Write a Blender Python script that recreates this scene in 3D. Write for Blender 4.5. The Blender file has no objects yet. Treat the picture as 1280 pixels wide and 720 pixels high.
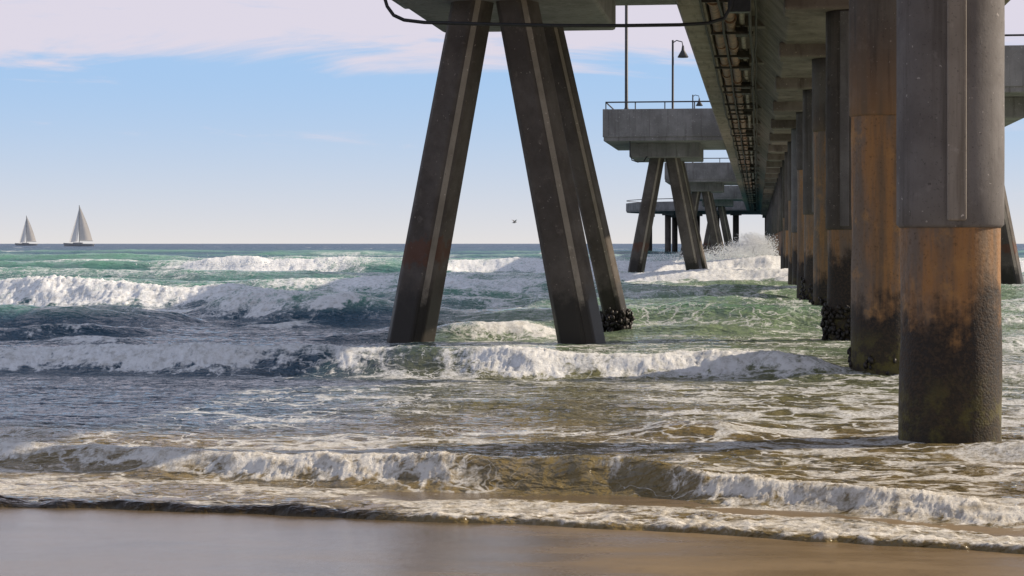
import bpy, bmesh, math, random
import numpy as np
from mathutils import Vector
random.seed(7); np.random.seed(7)
SC = bpy.context.scene
COL = SC.collection
F = 2400.0; EYE = 1.8; T = math.atan(307/2400.0); CT, ST = math.cos(T), math.sin(T)

def spot(px, d):
    r = (px-640)/F*d
    return (r*CT - d*ST, r*ST + d*CT)

# ------------------------------------------------------------------ noise
def _hash(ix, iy, seed):
    h = (ix.astype(np.int64)*374761393 + iy.astype(np.int64)*668265263 + seed*974634777) & 0xFFFFFFFF
    h = ((h ^ (h >> 13))*1274126177) & 0xFFFFFFFF
    return (h ^ (h >> 16)) & 0xFFFF
def pn(x, y, seed=0):
    x = np.asarray(x, dtype=np.float64); y = np.asarray(y, dtype=np.float64)
    ix = np.floor(x); iy = np.floor(y); fx = x-ix; fy = y-iy
    ux = fx*fx*fx*(fx*(fx*6-15)+10); uy = fy*fy*fy*(fy*(fy*6-15)+10)
    def g(dx, dy):
        a = _hash(ix+dx, iy+dy, seed)*(2*np.pi/65536.0)
        return np.cos(a)*(fx-dx)+np.sin(a)*(fy-dy)
    a = g(0, 0); b = g(1, 0); c = g(0, 1); d = g(1, 1)
    return 1.5*((a+(b-a)*ux)*(1-uy)+(c+(d-c)*ux)*uy)
def fbm(x, y, o=4, seed=0, gain=.5):
    s = 0; a = 1; t = 0
    for i in range(o):
        s = s + a*pn(x*(2.03**i)+i*17.3, y*(2.03**i)-i*9.1, seed+i); t += a; a *= gain
    return s/t
def sst(a, b, x):
    t = np.clip((x-a)/(b-a), 0, 1); return t*t*(3-2*t)

# ------------------------------------------------------------------ mesh helpers
class MB:
    def __init__(s): s.v = []; s.f = []
    def add(s, v, f):
        o = len(s.v); s.v += [tuple(p) for p in v]; s.f += [tuple(i+o for i in q) for q in f]; return s
    def box(s, x0, x1, y0, y1, z0, z1):
        v = [(x0,y0,z0),(x1,y0,z0),(x1,y1,z0),(x0,y1,z0),(x0,y0,z1),(x1,y0,z1),(x1,y1,z1),(x0,y1,z1)]
        return s.add(v, [(3,2,1,0),(4,5,6,7),(0,1,5,4),(1,2,6,5),(2,3,7,6),(3,0,4,7)])
    def prism(s, prof, y0, y1):
        n = len(prof)
        v = [(p[0], y0, p[1]) for p in prof]+[(p[0], y1, p[1]) for p in prof]
        f = [tuple(range(n)), tuple(range(2*n-1, n-1, -1))]
        f += [((i+1) % n, i, n+i, n+(i+1) % n) for i in range(n)]
        return s.add(v, f)
    def lathe(s, prof, seg=40, wob=0, cx=0, cy=0, seed=0):
        v = []; f = []
        for r, z in prof:
            for k in range(seg):
                a = 2*math.pi*k/seg
                rr = r
                if wob: rr += wob*float(fbm(np.array(math.cos(a)*2.2+seed*3.1), np.array(math.sin(a)*2.2+z*1.3), 3, seed))
                v.append((cx+rr*math.cos(a), cy+rr*math.sin(a), z))
        n = len(prof)
        for i in range(n-1):
            for k in range(seg):
                k2 = (k+1) % seg
                f.append((i*seg+k, i*seg+k2, (i+1)*seg+k2, (i+1)*seg+k))
        f.append(tuple(range(seg-1, -1, -1))); f.append(tuple((n-1)*seg+k for k in range(seg)))
        return s.add(v, f)
    def tube(s, pts, r, seg=10, rot=0.0, r2=None):
        pts = [Vector(p) for p in pts]; v = []; f = []
        n = len(pts); up0 = Vector((0.123, 1, 0.05)).normalized()
        for i, p in enumerate(pts):
            d = (pts[min(i+1, n-1)]-pts[max(i-1, 0)]).normalized()
            up = up0 if abs(d.dot(up0)) < .95 else Vector((1, 0, 0))
            a = d.cross(up).normalized(); b = a.cross(d).normalized()
            rr = r if r2 is None else r+(r2-r)*i/(n-1)
            for k in range(seg):
                t = 2*math.pi*k/seg+rot
                v.append(p+a*math.cos(t)*rr+b*math.sin(t)*rr)
        for i in range(n-1):
            for k in range(seg):
                k2 = (k+1) % seg
                f.append((i*seg+k2, i*seg+k, (i+1)*seg+k, (i+1)*seg+k2))
        f.append(tuple(range(seg))); f.append(tuple((n-1)*seg+k for k in range(seg-1, -1, -1)))
        return s.add(v, f)
    def build(s, name, mat, parent=None, smooth=False, bevel=0):
        me = bpy.data.meshes.new(name); me.from_pydata(s.v, [], s.f); me.update()
        bm = bmesh.new(); bm.from_mesh(me); bmesh.ops.recalc_face_normals(bm, faces=bm.faces); bm.to_mesh(me); bm.free()
        me.materials.append(mat)
        if smooth:
            for p in me.polygons: p.use_smooth = len(p.vertices) <= 4
        o = bpy.data.objects.new(name, me); COL.objects.link(o)
        if parent: o.parent = parent
        if bevel:
            m = o.modifiers.new('Bevel', 'BEVEL'); m.width = bevel; m.segments = 2; m.limit_method = 'ANGLE'
        return o
def tag(o, label=None, cat=None, group=None, kind=None):
    if label: o['label'] = label
    if cat: o['category'] = cat
    if group: o['group'] = group
    if kind: o['kind'] = kind
    return o
def empty(name, loc, label, cat, group=None, rz=0):
    o = bpy.data.objects.new(name, None); COL.objects.link(o); o.location = loc; o.rotation_euler = (0, 0, rz)
    o.empty_display_size = .3
    return tag(o, label, cat, group)

# ------------------------------------------------------------------ materials
class NT:
    def __init__(s, name):
        s.m = bpy.data.materials.new(name); s.m.use_nodes = True; s.t = s.m.node_tree
        s.b = s.t.nodes['Principled BSDF']; s.out = s.t.nodes['Material Output']
        s.geo = s.t.nodes.new('ShaderNodeNewGeometry')
    def n(s, typ, ins=None, **kw):
        nd = s.t.nodes.new(typ)
        for k, v in kw.items(): setattr(nd, k, v)
        for k, v in (ins or {}).items():
            if isinstance(v, bpy.types.NodeSocket): s.t.links.new(v, nd.inputs[k])
            else: nd.inputs[k].default_value = v
        return nd
    def lk(s, a, b): s.t.links.new(a, b)
    def math(s, op, a, b=0.0, c=0.0, clamp=False):
        nd = s.t.nodes.new('ShaderNodeMath'); nd.operation = op; nd.use_clamp = clamp
        for i, v in enumerate((a, b, c)):
            if isinstance(v, bpy.types.NodeSocket): s.t.links.new(v, nd.inputs[i])
            else: nd.inputs[i].default_value = v
        return nd.outputs[0]
    def mr(s, v, a, b, c=0.0, d=1.0, smooth=True):
        nd = s.t.nodes.new('ShaderNodeMapRange'); nd.interpolation_type = 'SMOOTHSTEP' if smooth else 'LINEAR'
        for i, q in enumerate((v, a, b, c, d)):
            if isinstance(q, bpy.types.NodeSocket): s.t.links.new(q, nd.inputs[i])
            else: nd.inputs[i].default_value = q
        return nd.outputs[0]
    def mix(s, f, a, b, mode='MIX'):
        nd = s.t.nodes.new('ShaderNodeMix'); nd.data_type = 'RGBA'; nd.blend_type = mode
        for i, q in ((0, f), (6, a), (7, b)):
            if isinstance(q, bpy.types.NodeSocket): s.t.links.new(q, nd.inputs[i])
            else: nd.inputs[i].default_value = q if i == 0 else (*q, 1)
        return nd.outputs[2]
    def vec(s, scale, src=None, loc=(0, 0, 0)):
        nd = s.n('ShaderNodeMapping', {'Vector': src or s.geo.outputs['Position'], 'Scale': scale, 'Location': loc})
        return nd.outputs[0]
    def noise(s, scale, detail=6, rough=.55, vec=None, dist=0.0):
        nd = s.n('ShaderNodeTexNoise', {'Vector': vec or s.geo.outputs['Position'], 'Scale': scale, 'Detail': detail, 'Roughness': rough, 'Distortion': dist})
        return nd.outputs['Fac']
    def xyz(s): return s.n('ShaderNodeSeparateXYZ', {0: s.geo.outputs['Position']}).outputs
    def bump(s, h, strength=.4, dist=.02, normal=None):
        ins = {'Height': h, 'Strength': strength, 'Distance': dist}
        if normal: ins['Normal'] = normal
        return s.n('ShaderNodeBump', ins).outputs[0]
    def done(s, col, rough, nrm=None, spec=None):
        for k, v in (('Base Color', col), ('Roughness', rough), ('Normal', nrm), ('Specular IOR Level', spec)):
            if v is None: continue
            if isinstance(v, bpy.types.NodeSocket): s.lk(v, s.b.inputs[k])
            else: s.b.inputs[k].default_value = (*v, 1) if isinstance(v, tuple) else v
        return s.m

def concrete(name, c1, c2, stain=(.05, .04, .032), wet=None, rustband=None, bump=.4, streaks=.75, sv=(7, 7, .35), rustfade=None):
    N = NT(name)
    big = N.noise(.9, 6, .6); mid = N.noise(5, 8, .65); fine = N.noise(38, 4, .6)
    streak = N.noise(1.0, 6, .6, vec=N.vec(sv))
    c = N.mix(N.mr(big, .35, .65), c1, c2)
    c = N.mix(N.mr(streak, .5, .72, 0, streaks), c, stain)
    c = N.mix(N.mr(mid, .58, .72, 0, .5), c, tuple(min(1, q*1.5) for q in c2))
    c = N.mix(N.mr(fine, .6, .7, 0, .6), c, tuple(q*.45 for q in c1))
    spk = N.noise(17, 2, .5)
    c = N.mix(N.mr(spk, .70, .74, 0, .7), c, tuple(min(1, q*2.4) for q in c2))
    rough = N.mr(mid, .3, .7, .65, .95)
    z = N.xyz()[2]
    zz = N.math('ADD', z, N.math('MULTIPLY', N.math('SUBTRACT', mid, .5), 1.1))
    if rustfade is not None:
        zr = N.math('ADD', z, N.math('MULTIPLY', N.math('SUBTRACT', streak, .5), 3.0))
        c = N.mix(N.mr(zr, rustfade[0], rustfade[1], .85, 0), c, N.mix(N.mr(streak, .36, .64), (.17, .112, .068), (.31, .16, .065)))
    if rustband is not None:
        kb = N.math('MULTIPLY', N.mr(zz, rustband-.45, rustband-.2), N.mr(zz, rustband+.0, rustband+.12, 1, 0))
        c = N.mix(N.math('MULTIPLY', kb, .65), c, (.13, .05, .028))
    if wet is not None:
        k = N.mr(zz, wet-.35, wet+.25, 1, 0)
        c = N.mix(k, c, (.026, .021, .016))
        rough = N.mix(k, rough, (.45, .45, .45))
    h = N.math('ADD', N.math('MULTIPLY', mid, .6), N.math('MULTIPLY', fine, .4))
    return N.done(c, rough, N.bump(h, bump, .022), .3)
def rust(name, zd, amount=.5, tone=0):
    N = NT(name)
    z = N.xyz()[2]
    mid = N.noise(3.2, 8, .65); fine = N.noise(26, 5, .65)
    streak = N.noise(1.0, 7, .65, vec=N.vec((5.5, 5.5, .4)))
    streak2 = N.noise(1.0, 6, .65, vec=N.vec((2.6, 2.6, .5), loc=(3, 7, tone)))
    c = N.mix(N.mr(streak, .36, .64), (.17, .112, .068), (.34, .17, .062))
    c = N.mix(N.mr(streak2, .44, .62, 0, .85), c, (.15, .122, .10))
    c = N.mix(N.mr(mid, .52, .70, 0, .6), c, (.43, .23, .078) if amount > .55 else (.25, .19, .135))
    c = N.mix(N.mr(fine, .56, .7, 0, .6), c, (.075, .05, .035))
    zz = N.math('ADD', z, N.math('MULTIPLY', N.math('SUBTRACT', mid, .5), 1.5))
    zz = N.math('ADD', zz, N.math('MULTIPLY', N.math('SUBTRACT', streak, .5), .8))
    k = N.mr(zz, zd-.24, zd+.22, 1, 0)
    dark = N.mix(N.mr(fine, .42, .62), (.018, .013, .010), (.056, .039, .027))
    c = N.mix(k, c, dark)
    k2 = N.math('MULTIPLY', N.mr(z, .2, .75, 1, 0), N.mr(N.noise(4, 6, .7), .45, .6, .1, .85))
    c = N.mix(k2, c, (.11, .095, .025))
    vor = N.n('ShaderNodeTexVoronoi', {'Vector': N.geo.outputs['Position'], 'Scale': 45.0}).outputs['Distance']
    h = N.math('ADD', N.math('MULTIPLY', fine, .5), N.math('MULTIPLY', N.math('MULTIPLY', vor, k), -.3))
    h = N.math('ADD', h, N.math('MULTIPLY', mid, .4))
    return N.done(c, N.mr(fine, .3, .7, .5, .85), N.bump(h, .55, .02), .35)
def plain(name, col, rough=.7, var=.35, sc=6.0, metal=0):
    N = NT(name); a = N.noise(sc, 6, .6)
    c = N.mix(N.mr(a, .35, .65), tuple(q*(1-var) for q in col), tuple(min(1, q*(1+var)) for q in col))
    N.b.inputs['Metallic'].default_value = metal
    return N.done(c, rough, N.bump(a, .3, .01))
def cloth(name, col):
    m = plain(name, col, .85, .06, .6); t = m.node_tree
    tr = t.nodes.new('ShaderNodeBsdfTranslucent'); tr.inputs[0].default_value = (*col, 1)
    mx = t.nodes.new('ShaderNodeMixShader'); mx.inputs[0].default_value = .5
    t.links.new(t.nodes['Principled BSDF'].outputs[0], mx.inputs[1]); t.links.new(tr.outputs[0], mx.inputs[2])
    t.links.new(mx.outputs[0], t.nodes['Material Output'].inputs[0]); return m

M_jacket = concrete('weathered_concrete_jacket', (.120, .109, .105), (.185, .172, .166), stain=(.075, .066, .06), bump=.22)
M_seam = concrete('pale_seam_concrete', (.23, .205, .18), (.31, .28, .25), stain=(.15, .125, .1), bump=.22)
M_jacket2 = concrete('dark_concrete_jacket', (.075, .063, .055), (.122, .103, .09), bump=.25)
M_jacket3 = concrete('rust_stained_jacket', (.092, .08, .072), (.145, .125, .11), bump=.25, rustfade=(3.2, 5.2))
M_deck = concrete('deck_concrete', (.215, .162, .125), (.30, .24, .195), stain=(.105, .076, .056), sv=(7, .5, 7))
M_girder = concrete('girder_concrete', (.145, .112, .094), (.225, .18, .155), stain=(.07, .052, .042), sv=(3, 1.5, .6))
M_plat = concrete('platform_concrete', (.18, .167, .16), (.265, .248, .24), stain=(.11, .096, .087))
M_leg = concrete('trestle_concrete', (.074, .060, .050), (.132, .111, .094), stain=(.047, .037, .03), wet=.95, streaks=.45, sv=(2.2, 2.2, .7), bump=.3)
M_legr = concrete('trestle_concrete_rust_collar', (.074, .060, .050), (.132, .111, .094), stain=(.047, .037, .03), wet=1.0, rustband=1.78, streaks=.45, sv=(2.2, 2.2, .7), bump=.3)
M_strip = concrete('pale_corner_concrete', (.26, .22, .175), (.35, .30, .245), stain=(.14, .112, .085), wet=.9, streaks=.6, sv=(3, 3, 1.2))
M_rust = [rust('rusty_casing_a', 1.28, .7, 0), rust('rusty_casing_b', .95, .6, 3), rust('rusty_casing_c', 1.6, .3, 5), rust('rusty_casing_d', 1.1, .5, 9)]
M_mussel = plain('mussel_shells', (.02, .015, .012), .55, .6, 18)
M_pipe = plain('rusty_pipe', (.22, .115, .068), .6, .5, 4)
M_pipe2 = plain('grey_pipe', (.27, .21, .17), .6, .4, 4)
M_steel = plain('dark_painted_steel', (.03, .03, .032), .5, .3, 9)
M_hanger = plain('rusty_bracket', (.04, .029, .022), .7, .4, 9)
M_black = plain('black_rubber', (.012, .012, .013), .5, .3, 9)
M_hull = plain('yacht_hull_paint', (.42, .41, .40), .4, .1, 2)
M_sail = cloth('sail_cloth', (.9, .87, .82))
M_sail2 = cloth('cream_sail_cloth', (.82, .75, .66))
M_gull = plain('gull_feathers', (.25, .24, .24), .8, .3, 20)
N = NT('sea_foam_spray')
M_spray = N.done((.88, .88, .88), .95, None, .2)

# sand
N = NT('wet_sand'); P = N.xyz()
g1 = N.noise(.8, 6, .6, vec=N.vec((.5, 1.3, 1))); g2 = N.noise(9, 6, .6); g3 = N.noise(160, 3, .6)
c = N.mix(N.mr(g1, .35, .65), (.21, .145, .075), (.295, .208, .11))
c = N.mix(N.mr(g2, .5, .75, 0, .45), c, (.15, .102, .055))
c = N.mix(N.mr(g3, .52, .68, 0, .65), c, (.10, .07, .04))
dry = N.mr(P[1], 8.0, 2.0, 0, 1)
c = N.mix(dry, c, (.36, .28, .19))
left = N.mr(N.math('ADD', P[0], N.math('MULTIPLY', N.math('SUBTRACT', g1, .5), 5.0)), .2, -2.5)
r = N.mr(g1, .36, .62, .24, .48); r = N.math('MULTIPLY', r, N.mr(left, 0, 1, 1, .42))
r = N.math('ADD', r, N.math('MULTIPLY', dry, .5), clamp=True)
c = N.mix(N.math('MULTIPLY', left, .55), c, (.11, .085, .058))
h = N.math('ADD', N.math('MULTIPLY', g2, .6), N.math('MULTIPLY', g3, .25))
M_sand = N.done(c, r, N.bump(h, .22, .02), N.mr(left, 0, 1, .5, .85))

# water
N = NT('sea_water'); P = N.xyz()
fo = N.n('ShaderNodeAttribute', attribute_name='foam').outputs['Fac']
la = N.n('ShaderNodeAttribute', attribute_name='lace').outputs['Fac']
dk = N.n('ShaderNodeAttribute', attribute_name='dark').outputs['Fac']
wn = N.noise(.12, 4, .6)
yw = N.math('ADD', P[1], N.math('MULTIPLY', N.math('SUBTRACT', wn, .5), 26))
c = N.mix(N.mr(yw, 13, 31), (.22, .165, .075), (.15, .175, .092))
c = N.mix(N.mr(yw, 28, 60), c, (.065, .20, .145))
c = N.mix(N.mr(yw, 80, 220), c, (.012, .10, .14))
c = N.mix(N.mr(P[1], 200, 900), c, (.010, .055, .11))
mk = N.math('MULTIPLY', N.mr(P[0], -8.5, -2.0), N.math('MULTIPLY', N.mr(yw, 28, 38), N.mr(yw, 85, 120, 1, 0)))
c = N.mix(N.math('MULTIPLY', mk, .85), c, (.25, .33, .20))
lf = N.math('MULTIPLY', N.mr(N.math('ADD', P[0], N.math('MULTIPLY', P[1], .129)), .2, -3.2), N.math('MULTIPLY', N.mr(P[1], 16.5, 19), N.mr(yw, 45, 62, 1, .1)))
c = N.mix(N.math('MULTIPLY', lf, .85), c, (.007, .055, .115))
crest_glow = N.mr(P[2], .14, .7, 0, .9)
c = N.mix(N.math('MULTIPLY', crest_glow, N.mr(P[1], 20, 45, .5, 1)), c, (.14, .35, .225))  # paler green with height: light passing through the crests, painted into the colour
c = N.mix(dk, c, (.02, .014, .009))  # shadow on the left swash lip painted in, together with dark wet sand
b1 = N.noise(2.2, 5, .6, vec=N.vec((1.0, 1.7, 1))); b2 = N.noise(9.0, 4, .6, vec=N.vec((1, 1.6, 1))); b3 = N.noise(.35, 6, .62, vec=N.vec((.6, 1.5, 1)))
nr = N.bump(b3, .9, 1.0)
nr = N.bump(b1, .8, .17, nr); nr = N.bump(b2, .55, .04, nr)
N.b.inputs['IOR'].default_value = 1.33
N.done(c, N.mr(P[1], 15, 250, .07, .3), nr, N.mr(P[1], 20, 200, .5, .3))
wv = N.n('ShaderNodeTexNoise', {'Vector': N.geo.outputs['Position'], 'Scale': 1.6, 'Detail': 4.0}).outputs['Color']
warp = N.n('ShaderNodeVectorMath', {0: wv, 1: (1.1, 1.1, 0)}, operation='MULTIPLY').outputs[0]
wp = N.n('ShaderNodeVectorMath', {0: N.geo.outputs['Position'], 1: warp}, operation='ADD').outputs[0]
wp = N.n('ShaderNodeVectorMath', {0: wp, 1: (.75, 1, 0)}, operation='MULTIPLY').outputs[0]
v1 = N.n('ShaderNodeTexVoronoi', {'Vector': wp, 'Scale': 2.1}, feature='DISTANCE_TO_EDGE').outputs['Distance']
v2 = N.n('ShaderNodeTexVoronoi', {'Vector': wp, 'Scale': 7.3}, feature='DISTANCE_TO_EDGE').outputs['Distance']
nz = N.noise(1.1, 5, .6, vec=N.vec((.6, 1.3, 1))); nf = N.noise(30, 4, .65)
las = N.math('MULTIPLY', la, N.math('SUBTRACT', 1.0, N.math('MULTIPLY', lf, .62)))
th = N.math('MULTIPLY', las, N.mr(nz, .36, .66, .02, .42))
w1 = N.mr(v1, N.math('MULTIPLY', th, .3), th, 1, 0)
th2 = N.math('MULTIPLY', th, .9)
w2 = N.mr(v2, N.math('MULTIPLY', th2, .3), th2, 1, 0)
web = N.math('MAXIMUM', w1, N.math('MULTIPLY', w2, N.mr(nz, .44, .62)))
web = N.math('MULTIPLY', web, N.mr(nf, .34, .58, .3, 1))
web = N.math('MULTIPLY', web, N.mr(las, .02, .2))
fm = N.math('ADD', fo, N.math('MULTIPLY', N.math('SUBTRACT', N.noise(8, 7, .78), .5), 2.3))
fm = N.mr(fm, .26, .82)
fm = N.math('MULTIPLY', fm, N.mr(fo, .03, .25))
mask = N.math('MAXIMUM', N.math('MULTIPLY', web, .85), fm, clamp=True)
fb = N.t.nodes.new('ShaderNodeBsdfPrincipled')
fn = N.noise(26, 6, .75); fnf = N.noise(7, 7, .72)
nearf = N.mr(P[1], 19, 13)
hi = N.mix(nearf, (.90, .90, .88), (.87, .83, .75)); lo_ = N.mix(nearf, (.64, .63, .59), (.52, .455, .35))
fcol = N.mix(N.mr(fnf, .34, .56), lo_, hi)
N.lk(fcol, fb.inputs['Base Color']); fb.inputs['Roughness'].default_value = .95; fb.inputs['Specular IOR Level'].default_value = .1
hh = N.math('ADD', fn, N.math('MULTIPLY', fnf, 1.0))
N.lk(N.bump(hh, .6, .035), fb.inputs['Normal'])
ms = N.n('ShaderNodeMixShader', {0: mask, 1: N.b.outputs[0], 2: fb.outputs[0]})
N.lk(ms.outputs[0], N.out.inputs['Surface'])
M_water = N.m

# ------------------------------------------------------------------ shore profile
def sand_z(x, y):
    z = .03*(13-y)
    z = np.where(y > 60, -1.41-.012*(y-60), z)
    z = np.where(y < 2, .33+.012*(2-y), z)
    return np.maximum(z, -5) + .012*fbm(x*.5, y*.9, 3, 91)
ys = np.concatenate([np.arange(-160, -4, 6), np.arange(-4, 6, .5), np.arange(6, 16, .08), np.arange(16, 70, 1.5), np.arange(70, 420, 25), np.array([900, 2500, 6500])])
xs = np.concatenate([np.array([-6000, -2500, -900]), np.arange(-300, -16, 20), np.arange(-16, 14, .16), np.arange(14, 300, 20), np.array([900, 2500, 6000])])
def grid_obj(name, X, Y, Z, mat, attrs=None):
    nr, nc = X.shape
    co = np.stack([X, Y, Z], -1).reshape(-1, 3).astype(np.float32)
    idx = np.arange(nr*nc, dtype=np.int32).reshape(nr, nc)
    q = np.stack([idx[:-1, :-1], idx[:-1, 1:], idx[1:, 1:], idx[1:, :-1]], -1).reshape(-1, 4)
    me = bpy.data.meshes.new(name)
    me.vertices.add(len(co)); me.vertices.foreach_set('co', co.ravel())
    me.loops.add(q.size); me.loops.foreach_set('vertex_index', q.ravel())
    me.polygons.add(len(q)); me.polygons.foreach_set('loop_start', np.arange(0, q.size, 4, dtype=np.int32))
    me.polygons.foreach_set('use_smooth', np.ones(len(q), dtype=bool))
    me.update(calc_edges=True); me.validate()
    for k, a in (attrs or {}).items():
        at = me.attributes.new(k, 'FLOAT', 'POINT'); at.data.foreach_set('value', a.ravel().astype(np.float32))
    me.materials.append(mat)
    o = bpy.data.objects.new(name, me); COL.objects.link(o); return o
X, Y = np.meshgrid(xs, ys)
sand = grid_obj('sand', X, Y, sand_z(X, Y), M_sand)
tag(sand, 'wet brown sand of the beach in the foreground', 'sand', kind='structure')

# ------------------------------------------------------------------ sea
u = np.concatenate([np.linspace(-1.3, -.36, 120, endpoint=False), np.linspace(-.36, .36, 860), np.linspace(.36, 1.3, 121)[1:]])
def geo(a, b, k):
    n = int(math.log(b/a)/k); return a*np.exp(np.linspace(0, math.log(b/a), n, endpoint=False))
dr = np.concatenate([np.arange(8, 10.6, .2), geo(10.6, 62, .0019), geo(62, 200, .0026), geo(200, 900, .008), geo(900, 6500, .03), [6500]])
U, D = np.meshgrid(u, dr)
R_ = U*D
X = R_*CT - D*ST; Y = R_*ST + D*CT
Z = np.zeros_like(X); foam = np.zeros_like(X); lace = np.zeros_like(X); dark = np.zeros_like(X)
ed = [(-900, 15.5), (-300, 13.9), (0, 12.95), (200, 12.8), (430, 12.45), (520, 12.2), (700, 11.95), (900, 11.6), (1100, 11.15), (1280, 10.8), (1700, 10.1), (2600, 9)]
ew = np.array([spot(a, b) for a, b in ed])
YE = np.interp(X, ew[:, 0], ew[:, 1]) + .2*fbm(X*.9, X*0+3, 5, 5)
E = Y-YE
SZ = sand_z(X, Y)
base = np.maximum(SZ+.012, 0)

crests = []
def wave(ctrl, wf, wb, seed, lump=1.0, ha=1.0, local=False):
    global Z, foam, lace
    w = sorted([(*spot(p, d), a*ha, f) for p, d, a, f in ctrl])
    wx = np.array([q[0] for q in w]); wy = np.array([q[1] for q in w]); wa = np.array([q[2] for q in w]); wo = np.array([q[3] for q in w])
    yc0, yc1 = wy.min()-8*wf, wy.max()+9*wb
    rows = np.where((Y.max(1) > yc0) & (Y.min(1) < yc1))[0]
    if len(rows) == 0: return
    cs = slice(None)
    if local:
        ps = [q[0] for q in ctrl]
        cols = np.where((u > (min(ps)-640)/F-.03) & (u < (max(ps)-640)/F+.03))[0]
        rows = np.where((dr > min(q[1] for q in ctrl)-8*wf-2) & (dr < max(q[1] for q in ctrl)+7*wb+2))[0]
        cs = slice(cols[0], cols[-1]+1)
    sl = (slice(rows[0], rows[-1]+1), cs)
    x = X[sl]; y = Y[sl]
    k = .5/wf
    yc = np.interp(x, wx, wy) + .9*wf*fbm(x*k*.35, x*0+seed, 3, seed)
    a = np.interp(x, wx, wa)*(1+.45*fbm(x*k*.45, x*0+seed*2.7, 4, seed+9))
    f = np.interp(x, wx, wo)
    f = np.clip(f + .7*fbm(x*k*.5, x*0+5.5, 4, seed+3)*np.clip(f*3-.2, 0, 1), 0, 1.1)
    s = y-yc
    s = s + .45*wf*fbm(x*k*1.5, y*k*1.5, 4, seed+21)*np.clip(f, 0, 1)
    front = np.exp(-(np.abs(s)/wf)**1.8); back = 1/(1+(s/wb)**2)**1.3
    if local: back = back*sst(7*wb, 4*wb, s)
    g = np.where(s < 0, front, back)
    z = a*g - .18*a*np.exp(-((s+2.6*wf)/(1.6*wf))**2)
    n1 = fbm(x*k*3.2, y*k*2.4, 5, seed+40, .6)
    n2 = fbm(x*k*11, y*k*10, 4, seed+50, .65)
    reach = (.9+.9*np.clip(f, 0, 1)+1.2*n1)*wf
    band = sst(-1.25*reach, -.5*reach, s)*sst(.35*wb, .0, s)
    fo = np.clip(band*f*1.1 + (.6*n1+.4*n2)*np.clip(band*f*3, 0, 1), 0, 1)
    tip = np.exp(-((s-.02*wb)/(.2*wf))**2)
    fo = np.maximum(fo, np.clip(tip*(np.clip(f, 0, .6)*1.1) + .8*n1*tip*np.clip(f*3, 0, 1), 0, 1))
    bil = (np.abs(n1)-.12)*.28 + (np.abs(n2)-.12)*.5
    z = z + fo*a*(.02+.55*bil)*lump
    Z[sl] += z
    foam[sl] = np.maximum(foam[sl], fo)
    tr = np.where(s > 0, np.exp(-s/(3.2*wb)), np.exp(s/(1.5*wf)))
    lace[sl] = np.maximum(lace[sl], np.clip(f, 0, 1)*tr)
    crests.append((wx, wy, wa, wo, wf))
wave([(-900, 20, .16, .8), (-300, 17.8, .17, .9), (0, 16.35, .155, .9), (90, 16.0, .13, .5), (200, 15.6, .15, .9), (330, 15.15, .145, .75), (400, 14.95, .155, .7), (470, 14.75, .17, .9), (545, 14.6, .20, .6), (580, 14.55, .22, .06), (700, 14.4, .235, .0), (745, 14.35, .225, .06), (770, 14.3, .22, .4), (800, 14.2, .22, .06), (840, 14.0, .19, .2), (880, 13.8, .17, .7), (900, 13.7, .155, .85), (1000, 13.3, .14, .7), (1100, 12.9, .135, .9), (1280, 12.35, .12, .85), (1700, 11.6, .1, .9), (2600, 10.4, .06, .8)], .225, .6, 11, .75, .9)
wave([(-300, 18.9, .03, 0), (-100, 18.4, .05, .3), (0, 18.1, .06, .4), (120, 17.7, .04, .2), (260, 17.3, .02, 0)], .2, .5, 12)
wave([(760, 18.6, .0, 0), (830, 18.3, .10, 0), (900, 18.2, .11, .1), (980, 18, .0, 0)], .3, .7, 13)
wave([(430, 21.5, .0, 0), (560, 21.3, .04, .1), (700, 21, .05, .05), (900, 20.6, .04, 0), (1100, 20.4, .05, .0), (1300, 20, .05, .1)], .3, .8, 14)
wave([(1120, 17.0, .0, 0), (1230, 16.4, .06, .4), (1300, 16, .08, .6), (1500, 15.5, .08, .7)], .25, .7, 15)
wave([(-900, 33, .4, .7), (-300, 29.5, .42, .9), (0, 28.2, .42, .85), (150, 28.0, .42, .85), (300, 27.8, .42, .85), (350, 27.7, .42, .75), (420, 27.6, .44, .6), (520, 27.4, .45, .45), (600, 27.2, .44, .55), (650, 27.0, .4, .85), (800, 26.8, .41, .85), (950, 26.6, .38, .75), (1020, 26.5, .28, .5), (1060, 26.4, .10, .3), (1110, 26.4, .02, .1), (1170, 26.4, .05, .1), (1280, 26.2, .2, .4), (1600, 26, .35, .8)], .42, 1.4, 22, .8, .7)
wave([(950, 34, .0, 0), (1000, 33.6, .05, .15), (1100, 33.4, .05, .15), (1280, 33, .2, .4), (1500, 33, .2, .4)], .6, 1.6, 23)
wave([(-900, 46, .4, .1), (-250, 42.5, .46, .05), (0, 41.5, .46, .12), (100, 41, .40, .08), (190, 40.8, .22, 0), (260, 40.5, .0, 0)], .9, 2.0, 31)
wave([(220, 47, .0, 0), (290, 46, .48, .6), (330, 45.4, .52, .75), (380, 45, .46, .5), (470, 44.6, .34, .3), (540, 44.4, .28, .1), (620, 44, .25, .05), (720, 43.5, .34, .03), (820, 43, .42, .03), (900, 42.8, .44, .05), (1000, 42.5, .4, .2), (1100, 42, .25, .2), (1300, 42, .25, .3)], .85, 2.0, 32)
wave([(-900, 62, .9, .6), (-250, 57, .95, .9), (0, 55, .85, .9), (60, 54.6, .95, .9), (200, 54, .9, .9), (290, 53.4, .8, .8), (340, 53.2, .66, .45), (420, 53, .56, .3), (520, 52.6, .5, .25), (600, 52.3, .45, .4), (680, 52, .4, .2), (760, 51.6, .4, .03), (880, 51, .42, .12), (1000, 50.5, .35, .3), (1280, 50, .35, .4)], 1.1, 3.0, 41, .8, .74)
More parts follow.
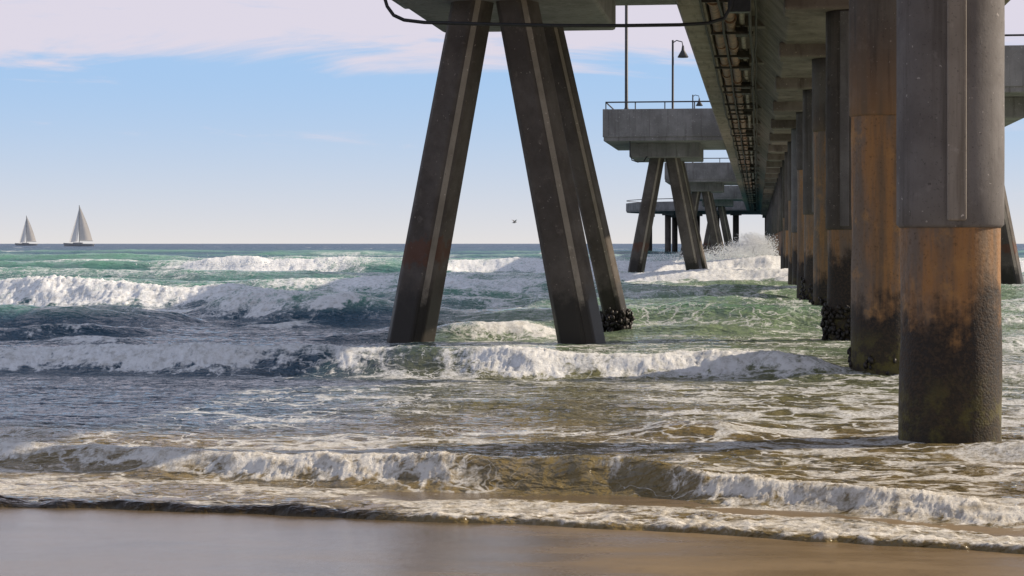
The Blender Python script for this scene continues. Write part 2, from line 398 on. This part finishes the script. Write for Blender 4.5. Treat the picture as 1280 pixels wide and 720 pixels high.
wave([(-300, 74, .6, .2), (0, 72, .6, .15), (200, 71, .55, .2), (340, 70, .55, .35), (440, 69.5, .7, .6), (540, 69, .7, .6), (640, 68.5, .66, .75), (700, 68, .55, .5), (780, 67.5, .45, .15), (900, 67, .42, .25), (1000, 66.5, .4, .35), (1280, 66, .45, .4)], 1.4, 3.5, 51, .8, .8)
wave([(-300, 98, .8, .15), (0, 95, .8, .2), (200, 94, .75, .25), (400, 93, .6, .2), (560, 92, .6, .4), (700, 91, .6, .4), (800, 90, .75, .8), (900, 89, .8, .95), (1000, 88, .7, .7), (1280, 87, .7, .6)], 1.8, 4.5, 61, .8, .65)
wave([(-300, 128, .9, .1), (0, 124, .8, .05), (180, 122, .8, .1), (250, 121, 1.0, .8), (330, 120, 1.1, .95), (440, 119.5, 1.0, .6), (520, 119, .7, .1), (570, 118.5, .95, .8), (680, 118, .9, .8), (760, 117.5, .9, .6), (860, 117, 1.1, 1), (960, 116.5, 1.2, 1), (1280, 115, .9, .8)], 2.0, 6, 71, .8, .75)
wave([(-400, 172, 1.1, .0), (0, 165, 1.2, .0), (80, 164, 1.25, .02), (160, 163, 1.2, .05), (240, 162, .9, .2), (330, 161, .8, .2), (450, 160, .9, .5), (560, 159, .7, .1), (700, 158, .8, .3), (900, 157, .9, .5), (1280, 154, .8, .4)], 3.0, 7, 81, .8, .7)
wave([(-400, 235, .9, .1), (0, 230, .8, .15), (300, 226, .8, .05), (420, 224, 1.0, .4), (480, 223, 1.0, .4), (600, 221, .7, .1), (760, 219, .8, .2), (1280, 212, .7, .1)], 4.0, 9, 82, .8, .7)
wave([(-400, 330, .8, .1), (300, 318, .8, .1), (600, 312, .7, .1), (1280, 300, .7, .1)], 5.0, 14, 83, .8, .7)
rw = random.Random(19)
for i in range(48):
    d = 33*math.exp(rw.random()*math.log(180/33.0)); p = rw.uniform(-60, 1330) if i < 26 else rw.uniform(-60, 720); hwid = rw.uniform(50, 170)
    amp = rw.uniform(.14, .30)*(d/60)**.5; f = rw.choice((.3, .5, .65, .8)); sk = rw.uniform(-.02, .01)*d
    if p > 720: f *= .45
    if p > 880 and d < 40: amp *= .3
    wave([(p-hwid, d+sk, 0, 0), (p-.4*hwid, d+.3*sk, amp*.8, f*.7), (p, d, amp, f), (p+.5*hwid, d-.4*sk, amp*.7, f*.5), (p+hwid, d-sk, 0, 0)], .40*(d/45)**.7, 1.1*(d/45)**.7, 500+i*7, .8, 1, True)

mid = sst(22, 60, D)*(1-sst(250, 500, D)); farm = sst(120, 260, D)
near = 1-sst(30, 80, D)
ch = near*(.034*fbm(X*.9, Y*1.7, 5, 201) + .015*fbm(X*4, Y*6, 3, 205))
ch = ch + mid*(.19*fbm(X*.30, Y*.62, 5, 211, .55) + .05*fbm(X*1.0, Y*1.7, 4, 215, .55)*(1-sst(80, 140, D)))
ch = ch + farm*.36*fbm(X*.05, Y*.11, 6, 221, .6)
Z += ch
Z = base + Z*sst(-.05, 1.1, E)
n = fbm(X*3.2, Y*3.2, 4, 301); nn = fbm(X*9, Y*9, 3, 305)
right = sst(*sorted((spot(420, 12.4)[0], spot(560, 12.1)[0])), X)
lip = np.exp(-((E-.09)/.13)**2)
Z += lip*(.032+.04*n)*(1-.4*right) + sst(.0, .2, E)*sst(1.6, .6, E)*.02*n
edge_f = sst(-.02, .04, E)*sst(1.9, .4, E)*right
bub = np.clip(edge_f*(.50+.9*n+.65*nn), 0, 1)
foam = np.maximum(foam, bub)
Z += bub*(.008+.025*np.abs(nn))
foam = np.maximum(foam, np.clip(sst(.3, .1, np.abs(E-.32))*(1-right)*(.05+.9*n), 0, .6)*.8)
dark = np.maximum(dark, (1-right)*sst(-.05, .02, E)*sst(.8, .2, E+.45*n+.2*nn)*.97)
Z = np.where(E < -.02, SZ-.04, Z)
Z = SZ-.04 + (Z-SZ+.04)*sst(-.04, .03, E)
p1 = fbm(X*.22, Y*.35, 4, 401)
zone = sst(0, .5, E)*(1-sst(24, 30, D))
lace = np.maximum(lace*.85, zone*np.clip(.46+1.1*p1, 0.05, .95))
zone2 = sst(24, 30, D)*(1-sst(70, 110, D))
lace = np.maximum(lace, zone2*np.clip(.2+.9*fbm(X*.1, Y*.16, 4, 411), 0, .65))
swz = sst(.1, .4, E)*sst(3.0, 1.4, E); lace = np.maximum(lace, swz*(.5+.5*right))
cx, cy = spot(690, 14.1)
clear_w = np.exp(-(((X-cx)/.85)**4))*sst(12.9, 13.4, Y)*sst(15.4, 14.7, Y)
lace *= 1-.88*clear_w
wc = fbm(X*.06, Y*.10, 5, 431, .6)
foam = np.maximum(foam, sst(150, 260, D)*sst(.30, .40, wc)*.7*(1-sst(700, 1500, D)))
foam *= sst(-.02, .03, E)
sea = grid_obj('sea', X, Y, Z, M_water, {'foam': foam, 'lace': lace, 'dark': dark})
tag(sea, 'green grey sea with lines of foaming breakers rolling in', 'sea', kind='structure')

# ------------------------------------------------------------------ spray
ico = bmesh.new(); bmesh.ops.create_icosphere(ico, subdivisions=1, radius=1)
iv = np.array([v.co[:] for v in ico.verts]); ifc = np.array([[v.index for v in f.verts] for f in ico.faces]); ico.free()
sp = []
for wx, wy, wa, wo, wf in crests:
    L = wx.max()-wx.min()
    nn_ = int(min(1600, 38*L/wf*.5))
    for _ in range(nn_):
        x = random.uniform(wx.min(), wx.max()); f = np.interp(x, wx, wo)
        if random.random() > f*.9 or f < .5: continue
        a = np.interp(x, wx, wa); y = np.interp(x, wx, wy)
        up = abs(random.gauss(0, .16))*a
        sp.append((x, y+random.gauss(0, .5)*wf-.1*wf, a*.92+up, random.uniform(.003, .009)*wf**.6))
for (px, d, n_, sx, hz) in ((938, 126, 17000, 1.7, 2.0), (905, 122, 6500, 2.4, 1.2), (850, 118, 2200, 3, .8), (300, 119, 900, 4, .5), (430, 119, 900, 2.0, .6)):
    cx, cy = spot(px, d)
    for _ in range(n_):
        t = random.random()**1.5; q = random.randint(0, 4); plume = math.sin(q*2.1)*.55*sx; ht = hz*(.7+.3*math.sin(q*4.3+1)**2)
        sp.append((cx+plume+random.gauss(0, sx*.36*(1-.4*t)), cy+random.gauss(0, 1.0), .5+t*ht+random.gauss(0, .07), random.uniform(.014, .05)*(1-.5*t)*d/128))
SPV = np.array(sp)
v = (iv[None]*SPV[:, 3][:, None, None]*np.random.uniform(.6, 1.4, (len(SPV), 1, 3)) + SPV[:, None, :3]).reshape(-1, 3)
fc = (ifc[None]+np.arange(len(SPV))[:, None, None]*len(iv)).reshape(-1, 3)
me = bpy.data.meshes.new('sea_spray'); me.from_pydata(v.tolist(), [], fc.tolist()); me.materials.append(M_spray)
me.polygons.foreach_set('use_smooth', np.ones(len(fc), dtype=bool))
o = bpy.data.objects.new('sea_spray', me); COL.objects.link(o)
tag(o, 'white spray flying off the breakers and the far pier columns', 'sea spray', kind='stuff')

# ------------------------------------------------------------------ pier
PX = 1.74; Y0 = 17.86; BAY = 9.2; YEND = 300
ZS = 7.1
deck = empty('pier_deck', (PX, 0, 6.4), 'long concrete pier deck running out to sea above the single row of columns', 'pier deck')
def lb(): return MB()
def loc(o, c):
    for vv in o.data.vertices: vv.co -= Vector(c)
    return o
dc = (PX, 0, 6.4)
hw = 3.42
loc(lb().box(PX-hw+.3, PX+hw-.3, -40, YEND, ZS, 7.3).build('slab', M_girder, deck), dc)
loc(lb().prism([(PX-1.86, 7.16), (PX-1.1, 6.4), (PX+1.1, 6.4), (PX+1.86, 7.16)], -40, YEND).build('girder', M_girder, deck, bevel=.04), dc)
for s in (-1, 1):
    a, b = PX+s*hw, PX+s*(hw-.6)
    m = lb()
    prof = [(a, 6.80), (a, 8.5), (a-s*.28, 8.5), (a-s*.28, 7.34), (b, 7.34), (b, 6.74), (a-s*.06, 6.74)]
    m.prism(prof, -40, YEND)
    loc(m.build('parapet', M_deck, deck), dc)
ncol = 31
for i in range(ncol):
    y = Y0+BAY*i
    loc(lb().box(PX-hw+.55, PX+hw-.55, y-.3, y+.3, 6.86, 7.13).build('cross_rib', M_girder, deck, bevel=.02), dc)

rack = empty('pipe_rack', (-.6, 0, 6.6), 'rusty brown pipes hung on brackets under the left overhang of the pier deck', 'pipes')
rc = (-.6, 0, 6.6)
rp = random.Random(4)
for j, (x, z, r) in enumerate(((-.90, 6.81, .12), (-.60, 6.77, .115), (-.34, 6.83, .065))):
    m = lb(); pts = [(x, -40, z)]+[(x+.012*math.sin(k*1.7), 6+k*6, z+.015*math.sin(k*2.3)) for k in range(48)]
    m.tube(pts, r, 12)
    yy = 8.0
    while yy < 130:
        m.tube([(x, yy+x*2, z), (x, yy+x*2+.28, z)], r*1.25, 12); yy += rp.uniform(3, 6)
    loc(m.build('pipe', M_pipe2 if j == 2 else M_pipe, rack, smooth=True), rc)
for x, z, r in ((-.14, 6.62, .035), (-1.16, 6.69, .03), (-.05, 6.74, .028), (-.75, 6.61, .028)):
    m = lb(); m.tube([(x, -40, z)]+[(x+.03*rp.uniform(-1, 1), 5+k*3, z-.035*(k % 2)+.015*rp.uniform(-1, 1)) for k in range(96)], r, 8)
    loc(m.build('thin_conduit', M_hanger, rack, smooth=True), rc)
hy = []; yy = 14.0
while yy < 130: hy.append(yy); yy += rp.uniform(2.0, 7.4)
hy += list(np.arange(131, 292, 9.2))
for y in hy[:90]:
    m = lb(); e = rp.uniform(0, .12); x1_ = -.10-rp.choice((0, .08, .35))
    m.box(-1.04-e, x1_, y-.04, y+.04, 6.56, 6.62)
    for x in (-1.02, -.75, x1_-.06): m.box(x-.015, x+.015, y-.015, y+.015, 6.615, 7.12)
    if rp.random() < .5: m.box(-.5, -.22, y+.1, y+rp.uniform(.3, .8), 6.56, 6.74)
    loc(m.build('hanger', M_hanger, rack), rc)

def jacket_mesh(zb, seed, r=.48):
    m = lb(); prof = [(r-.025, zb), (r, zb+.03)]
    z = zb+.3
    while z < 6.1: prof.append((r, z)); z += .5
    prof.append((r, 6.12)); m.lathe(prof, 48, .006, seed=seed); return m
def casing_mesh(seed, r=.445):
    m = lb(); prof = [(r+.02*max(0, (1.2-z)), z) for z in np.linspace(-3, 6.0, 44)]
    m.lathe(prof, 48, .02, seed=seed); return m
def cluster(n, rad, spread, z0, z1, cx=0, cy=0, seed=0, arc=(0, 6.283), rr=.46):
    rnd = random.Random(seed); m = lb()
    for _ in range(n):
        a = rnd.uniform(*arc); z = rnd.triangular(z0, z1, z0+(z1-z0)*.35); q = rnd.uniform(.5, 1.2)*rad
        px, py = cx+math.cos(a)*(rr+rnd.uniform(0, spread)), cy+math.sin(a)*(rr+rnd.uniform(0, spread))
        t = rnd.uniform(0, 3)
        vv = []
        for w in iv:
            e = (w[0]*q, w[1]*q*.6, w[2]*q*1.3)
            vv.append((px+e[0]*math.cos(t)-e[1]*math.sin(t), py+e[0]*math.sin(t)+e[1]*math.cos(t), z+e[2]*.8+e[0]*.3))
        m.add(vv, [tuple(f) for f in ifc])
    return m
jz = [1.94, 3.55, 2.05, 4.4, 2.6, 4.2, 2.2, 3.6, 2.4, 3.1]
mt = [0, 1, 2, 1, 2, 3, 2, 3, 0, 3]
col_labels = [
 'nearest pier column, grey sleeve above an orange rust band and a dark barnacled foot',
 'second nearest pier column, tall rust orange face with dark base just left of the nearest column',
 'third pier column from the camera, grey above and black mussels at its foot',
 'fourth pier column from the camera, mostly rust orange, just left of the mussel footed column',
 'fifth pier column from the camera, grey above with brown stained foot in the waves',
 'sixth pier column from the camera, rusty lower half, seen as a strip in the receding row',
 'seventh pier column from the camera, grey strip in the receding row',
 'eighth pier column from the camera, narrow rusty strip in the receding row',
]
for i in range(ncol):
    y = Y0+BAY*i
    lab = col_labels[i] if i < len(col_labels) else 'distant pier column, thin strip at the far end of the row under the deck'
    root = empty('pier_column', (PX, y, 0), lab, 'pier column', 'row of columns carrying the pier')
    if i < 10:
        zb = jz[i]; k = mt[i]
        casing_mesh(i+3).build('casing', M_rust[k], root, smooth=True)['label'] = 'rusty lower casing'
        jacket_mesh(zb, i+20).build('sleeve', M_jacket if i in (0, 6) else (M_jacket3 if i in (1, 3) else M_jacket2), root, smooth=True)['label'] = 'grey concrete sleeve'
        lb().box(-1.25, 1.25, -.62, .62, 6.1, 6.46).build('column_cap', M_girder, root, bevel=.05)
        a0 = math.atan2(-y, -PX)+.12 if i == 0 else -1.9
        m = lb()
        w = .085
        ca, sa = math.cos(a0), math.sin(a0)
        vs = []
        for z in (zb+.06, 6.08):
            for (dx, dy) in ((.40, -w), (.505, -w), (.505, w), (.40, w)):
                vs.append((dx*ca-dy*sa, dx*sa+dy*ca, z))
        m.add(vs, [(3, 2, 1, 0), (4, 5, 6, 7), (0, 1, 5, 4), (1, 2, 6, 5), (2, 3, 7, 6), (3, 0, 4, 7)])
        if i in (0, 2, 4): m.build('seam_strip', M_seam if i == 0 else M_jacket, root, bevel=.02)
        if i in (1, 2, 3, 4):
            n_ = {1: 60, 2: 420, 3: 160, 4: 260}[i]; top = {1: .35, 2: .8, 3: .6, 4: .9}[i]
            cluster(n_, .055, .12 if i != 1 else .05, -.1, top, seed=i, rr=.44).build('mussel_cluster', M_mussel, root, smooth=True)
    else:
        lb().lathe([(.45, -3), (.45, 2.6)], 20).build('casing', M_rust[i % 4], root, smooth=True)
        lb().lathe([(.48, 2.5), (.48, 6.12)], 20).build('sleeve', M_jacket2, root, smooth=True)
        lb().box(-1.25, 1.25, -.62, .62, 6.1, 6.46).build('column_cap', M_girder, root)

# lookout platforms and their trestles -------------------
def leg(parent, top, bot, r0=.41, r1=.365, face=-1.15, mat=None):
    p0 = Vector(bot); p1 = Vector(top); d = (p1-p0); dn = d.normalized()
    prof = []
    for q in range(4):
        a = face+q*math.pi/2
        for e in (-.26, .26): prof.append((math.cos(a+e), math.sin(a+e)))
    zs = [-.35]+list(np.linspace(0, 1, 9)); v = []; f = []
    for t in zs:
        r = r0+(r1-r0)*max(0, t)
        for cx, cy in prof: v.append(p0+d*t+Vector((cx*r*1.08, cy*r*1.08, 0)))
    for i in range(len(zs)-1):
        for k in range(8):
            k2 = (k+1) % 8; f.append((i*8+k, i*8+k2, i*8+8+k2, i*8+8+k))
    f.append(tuple(range(7, -1, -1))); f.append(tuple((len(zs)-1)*8+k for k in range(8)))
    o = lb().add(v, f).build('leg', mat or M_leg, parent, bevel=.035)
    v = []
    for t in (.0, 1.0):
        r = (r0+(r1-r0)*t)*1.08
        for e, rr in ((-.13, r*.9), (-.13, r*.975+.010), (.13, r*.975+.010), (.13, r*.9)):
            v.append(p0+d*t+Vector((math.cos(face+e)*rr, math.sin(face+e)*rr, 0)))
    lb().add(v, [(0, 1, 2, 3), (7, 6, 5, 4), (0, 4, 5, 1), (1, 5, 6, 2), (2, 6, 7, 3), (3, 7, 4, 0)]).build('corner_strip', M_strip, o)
    return o
def popout(yc, s, plat_label, tres_label, clus, tx=0):
    cx = -4.7 if s < 0 else 2*PX+4.7
    tr = empty('pier_trestle', (cx+tx, yc, 0), tres_label, 'trestle', 'trestles under the lookout platforms')
    lb().box(-1.78, 1.82, -3, 3, 6.16, 6.93).build('cap', M_plat, tr, bevel=.06)
    y0 = -1.85
    fa = -1.15
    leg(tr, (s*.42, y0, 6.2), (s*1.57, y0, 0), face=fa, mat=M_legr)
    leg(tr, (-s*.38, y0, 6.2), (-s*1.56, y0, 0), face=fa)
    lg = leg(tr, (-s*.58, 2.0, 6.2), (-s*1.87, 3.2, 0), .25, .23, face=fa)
    if clus: cluster(240, .055, .12, -.1, .5, 1.80, 3.05, 5, rr=.23).build('mussel_cluster', M_mussel, lg, smooth=True)
    x0, x1 = (-2.98, 3.06) if s < 0 else (-3.06, 3.3)
    pl = empty('lookout_platform', (cx, yc, 6.9), plat_label, 'platform', 'lookout platforms along the pier')
    lb().box(x0+.04, x1, -4.9, 4.9, .0, .5).build('slab', M_plat, pl, bevel=.03)
    m = lb()
    if s < 0: m.box(x0, x0+.3, -4.96, 4.96, .2, 1.6)
    else: m.box(x1-.3, x1, -4.96, 4.96, .2, 1.6)
    xa, xb = (x0+.3, x1) if s < 0 else (x0, x1-.3)
    m.box(xa, xb, -4.95, -4.65, .2, 1.595); m.box(xa, xb, 4.65, 4.95, .2, 1.595)
    m.build('parapet', M_plat, pl, bevel=.02)
    m = lb(); xo = x0+.15 if s < 0 else x1-.15; xi = x1 if s < 0 else x0
    m.tube([(xi, -4.8, 1.95), (xo, -4.8, 1.95)], .035, 8); m.tube([(xo, -4.8, 1.95), (xo, 4.8, 1.95)], .035, 8); m.tube([(xo, 4.8, 1.95), (xi, 4.8, 1.95)], .035, 8)
    m.build('handrail', M_steel, pl)
    for q in np.linspace(0, 1, 5):
        for yy in (-4.8, 4.8):
            x = xo+(xi-xo)*q
            lb().tube([(x, yy, 1.58), (x, yy, 1.93)], .03, 6).build('rail_post', M_steel, pl)
    return tr, pl
popout(36.3, -1, 'lookout platform above the big near trestle, only its underside showing', 'big near trestle of three slanting concrete legs standing in the surf', True)
popout(100.7, -1, 'grey lookout platform in mid distance with railing and lamp posts on top', 'trestle with slanting legs under the mid distance lookout platform', False)
popout(165.0, -1, 'far lookout platform just behind and below the mid distance one', 'far trestle seen just right of the mid distance trestle', False)
popout(229.5, -1, 'farthest lookout platform, small, close to the receding columns', 'farthest small trestle close to the receding columns', False)
popout(71.5, 1, 'lookout platform at the right edge of the photo beyond the nearest column', 'trestle with a leaning leg at the right edge beyond the nearest column', False, -.75)

ec = (PX, 322, 6.9); ER = 23.5
pe = empty('pier_end_platform', ec, 'wide round platform far away at the end of the pier', 'platform')
lb().lathe([(ER, 0), (ER, .5)], 64).build('slab', M_plat, pe)
m = lb(); m.lathe([(ER+.1, .2), (ER+.1, 1.5), (ER-.2, 1.5), (ER-.2, .55)], 64); m.build('parapet', M_plat, pe)
m = lb(); m.tube([(math.cos(a)*ER, math.sin(a)*ER, 1.95) for a in np.linspace(0, 2*math.pi, 49)], .06, 6); m.build('handrail', M_steel, pe)
for k in range(14):
    a = math.pi*(.5+2*k/14.0)
    for rr in ((20.5,) if k % 2 else (20.5, 12)):
        x, y = PX+math.cos(a)*rr, 322+math.sin(a)*rr
        r = empty('platform_column', (x, y, 0), 'small dark column standing under the far round end of the pier', 'pier column', 'columns under the round pier end')
        lb().lathe([(.5, -3), (.5, 6.3)], 16).build('shaft', M_jacket2, r, smooth=True)
        lb().box(-.9, .9, -.9, .9, 6.28, 6.95).build('column_cap', M_plat, r)

def lamp(x, y, h, label):
    r = empty('street_lamp', (x, y, 7.4), label, 'lamp', 'lamp posts on the pier')
    lb().lathe([(.14, 0), (.14, .5), (.07, .6), (.055, h)], 12).build('pole', M_steel, r, smooth=True)
    m = lb(); m.tube([(0, 0, h-.15), (.2, 0, h-.02), (.5, 0, h-.1), (.55, 0, h-.35)], .03, 8); m.build('arm', M_steel, r)
    m = lb(); m.lathe([(.05, h-.3), (.09, h-.55), (.3, h-.92), (.28, h-.95)], 16, cx=.55); m.build('lamp_shade', M_steel, r, smooth=True)
    return r
x, y = spot(841, 104.0); lamp(x, y, 5.4, 'dark lamp post with hanging shade on the mid distance platform')
x, y = spot(866, 163.0); lamp(x, y, 7.0, 'small far lamp post whose shade shows just above the railing')
x, y = spot(783, 97.5)
r = empty('tall_pole', (x, y, 7.4), 'tall plain pole on the mid distance platform reaching above the picture', 'pole')
lb().lathe([(.13, 0), (.13, 1.2), (.085, 1.3), (.07, 9.5)], 12).build('shaft', M_steel, r, smooth=True)
lb().lathe([(.02, 9.4), (.13, 9.5), (.13, 9.65), (.02, 9.75)], 12).build('finial', M_steel, r, smooth=True)

pts = []
for px, py in ((474, -80), (478, -35), (480, -5), (484, 8), (492, 19), (505, 25), (530, 28), (600, 30), (700, 32), (780, 32), (850, 31), (885, 29), (905, 23), (914, 8), (917, -30)):
    x, y = spot(px, 32.2); pts.append((x, y, EYE+(304-py)*32.2/F))
cv = lb(); fine = []
for i in range(len(pts)-1):
    for k in range(4): fine.append(tuple(np.array(pts[i])*(1-k/4)+np.array(pts[i+1])*k/4))
fine.append(pts[-1]); cv.tube(fine, .03, 8)
tag(cv.build('cable', M_black, None, smooth=True), 'black cable slung in front of the near trestle top across to the deck', 'cable')
x, y = spot(924, 32.4)
jb = empty('junction_box', (x, y, 5.62), 'dark box fixed under the deck where the slung cable ends', 'junction box')
lb().box(-.17, .17, -.2, .2, .08, .42).build('housing', M_steel, jb, bevel=.02)
lb().box(-.19, .19, -.22, -.2, .06, .44).build('cover', M_black, jb, bevel=.005)
lb().box(-.03, .03, -.03, .03, .42, 1.5).build('hanger_rod', M_steel, jb)

x, y = spot(790, 96)
m = lb(); m.tube([(x-.1, y, 6.95), (x-.1, y, 6.3), (x, y, 5.95), (x+.3, y, 5.85), (x+.6, y, 5.9), (x+.65, y+1.6, 6.2)], .03, 6)
tag(m.build('conduit', M_black, None), 'thin drooping conduit below the mid distance lookout platform', 'conduit')

def sailboat(px, d, s, label, flip=1):
    x, y = spot(px, d)
    r = empty('sailboat', (x, y, -.1), label, 'sailboat', 'sailboats on the horizon', rz=T)
    m = lb(); n = 14; sec = []
    L = 9*s
    for i in range(n):
        t = i/(n-1); w = 1.9*s*math.sin(math.pi*min(1, (.12+.88*t)))**.6*(1 if t < .99 else .1)
        xx = -L+2*L*(1-t); sh = 1.5*s+.5*s*(1-t)**2
        sec.append([(xx, -w, sh), (xx*.96, -w*.7, .3*s), (xx*.93, 0, -.6*s), (xx*.96, w*.7, .3*s), (xx, w, sh)])
    vv = [p for q in sec for p in q]; f = []
    for i in range(n-1):
        for k in range(4): f.append((i*5+k, i*5+k+1, i*5+5+k+1, i*5+5+k))
        f.append((i*5+4, i*5, i*5+5, i*5+9))
    f.append((0, 1, 2, 3, 4)); f.append(tuple((n-1)*5+k for k in (4, 3, 2, 1, 0)))
    m.add([(p[0]*flip, p[1], p[2]) for p in vv], f); m.build('hull', M_hull, r)
    lb().box(-3.5*s, 2*s, -1*s, 1*s, 1.6*s, 2.3*s).build('cabin', M_hull, r, bevel=.2)
    H = 24*s
    lb().tube([(0, 0, 1.2*s), (0, 0, H)], .16*s, 8).build('mast', M_steel, r)
    lb().tube([(0, 0, 3.2*s), (-7.8*s*flip, .6*s, 3.2*s)], .14*s, 8).build('boom', M_steel, r)
    def sailm(a, b, c, belly):
        m = lb(); K = 8; vv = []; f = []
        A, B, C = map(Vector, (a, b, c))
        for i in range(K+1):
            for j in range(K+1):
                p = (A*(1-j/K)+B*(j/K))*(1-i/K)+C*(i/K)
                p = p+Vector((0, belly*math.sin(math.pi*j/K)*(1-i/K), 0))
                if j == K: p = p+Vector((-.6*s*flip*math.sin(math.pi*i/K), 0, 0))
                vv.append(p)
        for i in range(K):
            for j in range(K): f.append((i*(K+1)+j, i*(K+1)+j+1, (i+1)*(K+1)+j+1, (i+1)*(K+1)+j))
        m.add(vv, f); return m
    sailm((-.2*s*flip, 0, 3.5*s), (-7.6*s*flip, .6*s, 3.5*s), (-.2*s*flip, 0, H*.98), 1.0*s).build('mainsail', M_sail2, r, smooth=True)
    sailm((6.0*s*flip, 0, 2.2*s), (1.2*s*flip, .5*s, 2.8*s), (.15*s*flip, 0, H*.9), -1.0*s).build('jib', M_sail, r, smooth=True)
sailboat(99, 1150, 1.03, 'larger sailboat with two tall sails, the right one of the pair on the horizon', -1)
sailboat(33, 1500, .98, 'smaller sailboat with pale sail near the left edge on the horizon', -1)

x, y = spot(643, 150)
g = empty('gull', (x, y, EYE+26*150/F), 'small dark gull flying low over the sea left of the slanting leg', 'bird', rz=.6)
m = lb(); m.lathe([(.01, -.28), (.06, -.15), (.09, 0), (.07, .14), (.05, .2), (.045, .26), (.01, .32)], 12)
b = m.build('body', M_gull, g, smooth=True); b.rotation_euler = (0, math.radians(80), 0)
for s in (-1, 1):
    m = lb(); m.add([(.09, s*.03, .03), (.12, s*.3, .24), (.0, s*.66, .30), (-.07, s*.62, .29), (-.06, s*.3, .22), (-.09, s*.03, .02),
                     (.09, s*.03, .05), (.12, s*.3, .255), (-.06, s*.3, .235), (-.09, s*.03, .035)],
                    [(0, 1, 4, 5), (1, 2, 3, 4), (6, 9, 8, 7), (7, 8, 3, 2), (0, 6, 7, 1), (1, 7, 2), (5, 4, 8, 9), (4, 3, 8), (0, 5, 9, 6)])
    m.build('wing', M_gull, g)
m = lb(); m.add([(-.25, -.03, 0), (-.25, .03, 0), (-.42, .08, .0), (-.42, -.08, .0), (-.25, 0, .02)], [(0, 1, 2, 3), (0, 4, 1), (1, 4, 2), (2, 4, 3), (3, 4, 0)]); m.build('tail', M_gull, g)
g.scale = (.7, .7, .7)

# ------------------------------------------------------------------ light and sky
EL, AZ = math.radians(29), math.radians(69)
s = Vector((math.sin(AZ)*math.cos(EL), math.cos(AZ)*math.cos(EL), math.sin(EL)))
l = bpy.data.lights.new('sun', 'SUN'); l.energy = 5.0; l.angle = math.radians(.55); l.color = (1, .86, .68)
lo = bpy.data.objects.new('sun', l); COL.objects.link(lo); lo.rotation_euler = s.to_track_quat('Z', 'Y').to_euler(); lo.location = s*50
w = bpy.data.worlds.new('World'); SC.world = w; w.use_nodes = True
nt = w.node_tree; bg = nt.nodes['Background']
class WN(NT):
    def __init__(s): s.t = nt
N = WN()
sky = N.n('ShaderNodeTexSky', sky_type='NISHITA', sun_disc=False, sun_elevation=EL, sun_rotation=AZ, altitude=0.0, air_density=1.0, dust_density=.6, ozone_density=1.0)
tc = N.n('ShaderNodeTexCoord').outputs['Generated']
sx = N.n('ShaderNodeSeparateXYZ', {0: tc}).outputs
low = N.mr(sx[2], .12, .5, .85, .25)
clear = N.mix(low, sky.outputs[0], (3.9, 6.0, 9.2))
hz = N.math('POWER', N.mr(sx[2], .0, .092, 1, 0, smooth=False), 1.6)
base_c = N.mix(N.math('MULTIPLY', hz, .95), clear, (7.9, 7.55, 7.35))
cvv = N.n('ShaderNodeMapping', {'Vector': tc, 'Scale': (6, 6, 34), 'Location': (2.3, .4, .35)}).outputs[0]
cn = N.noise(1.0, 9, .62, vec=cvv, dist=.6)
cf = N.math('ADD', cn, N.mr(sx[2], .072, .106, -.17, .10))
cf = N.mr(cf, .43, .62)
cf = N.math('MULTIPLY', cf, N.mr(sx[2], .2, .7, .9, .3))
colr = N.mix(N.math('MULTIPLY', cf, .88), base_c, (8.2, 7.2, 7.75))
nt.links.new(colr, bg.inputs[0]); bg.inputs[1].default_value = .1

cam = bpy.data.cameras.new('camera'); co = bpy.data.objects.new('camera', cam); COL.objects.link(co)
co.location = (0, 0, EYE); co.rotation_euler = (math.radians(90), 0, T)
cam.sensor_width = 36; cam.lens = 36*F/1280; cam.shift_y = -56/1280; cam.clip_end = 20000; cam.clip_start = .1
SC.camera = co
SC.view_settings.view_transform = 'Standard'; SC.view_settings.look = 'None'; SC.view_settings.exposure = 0
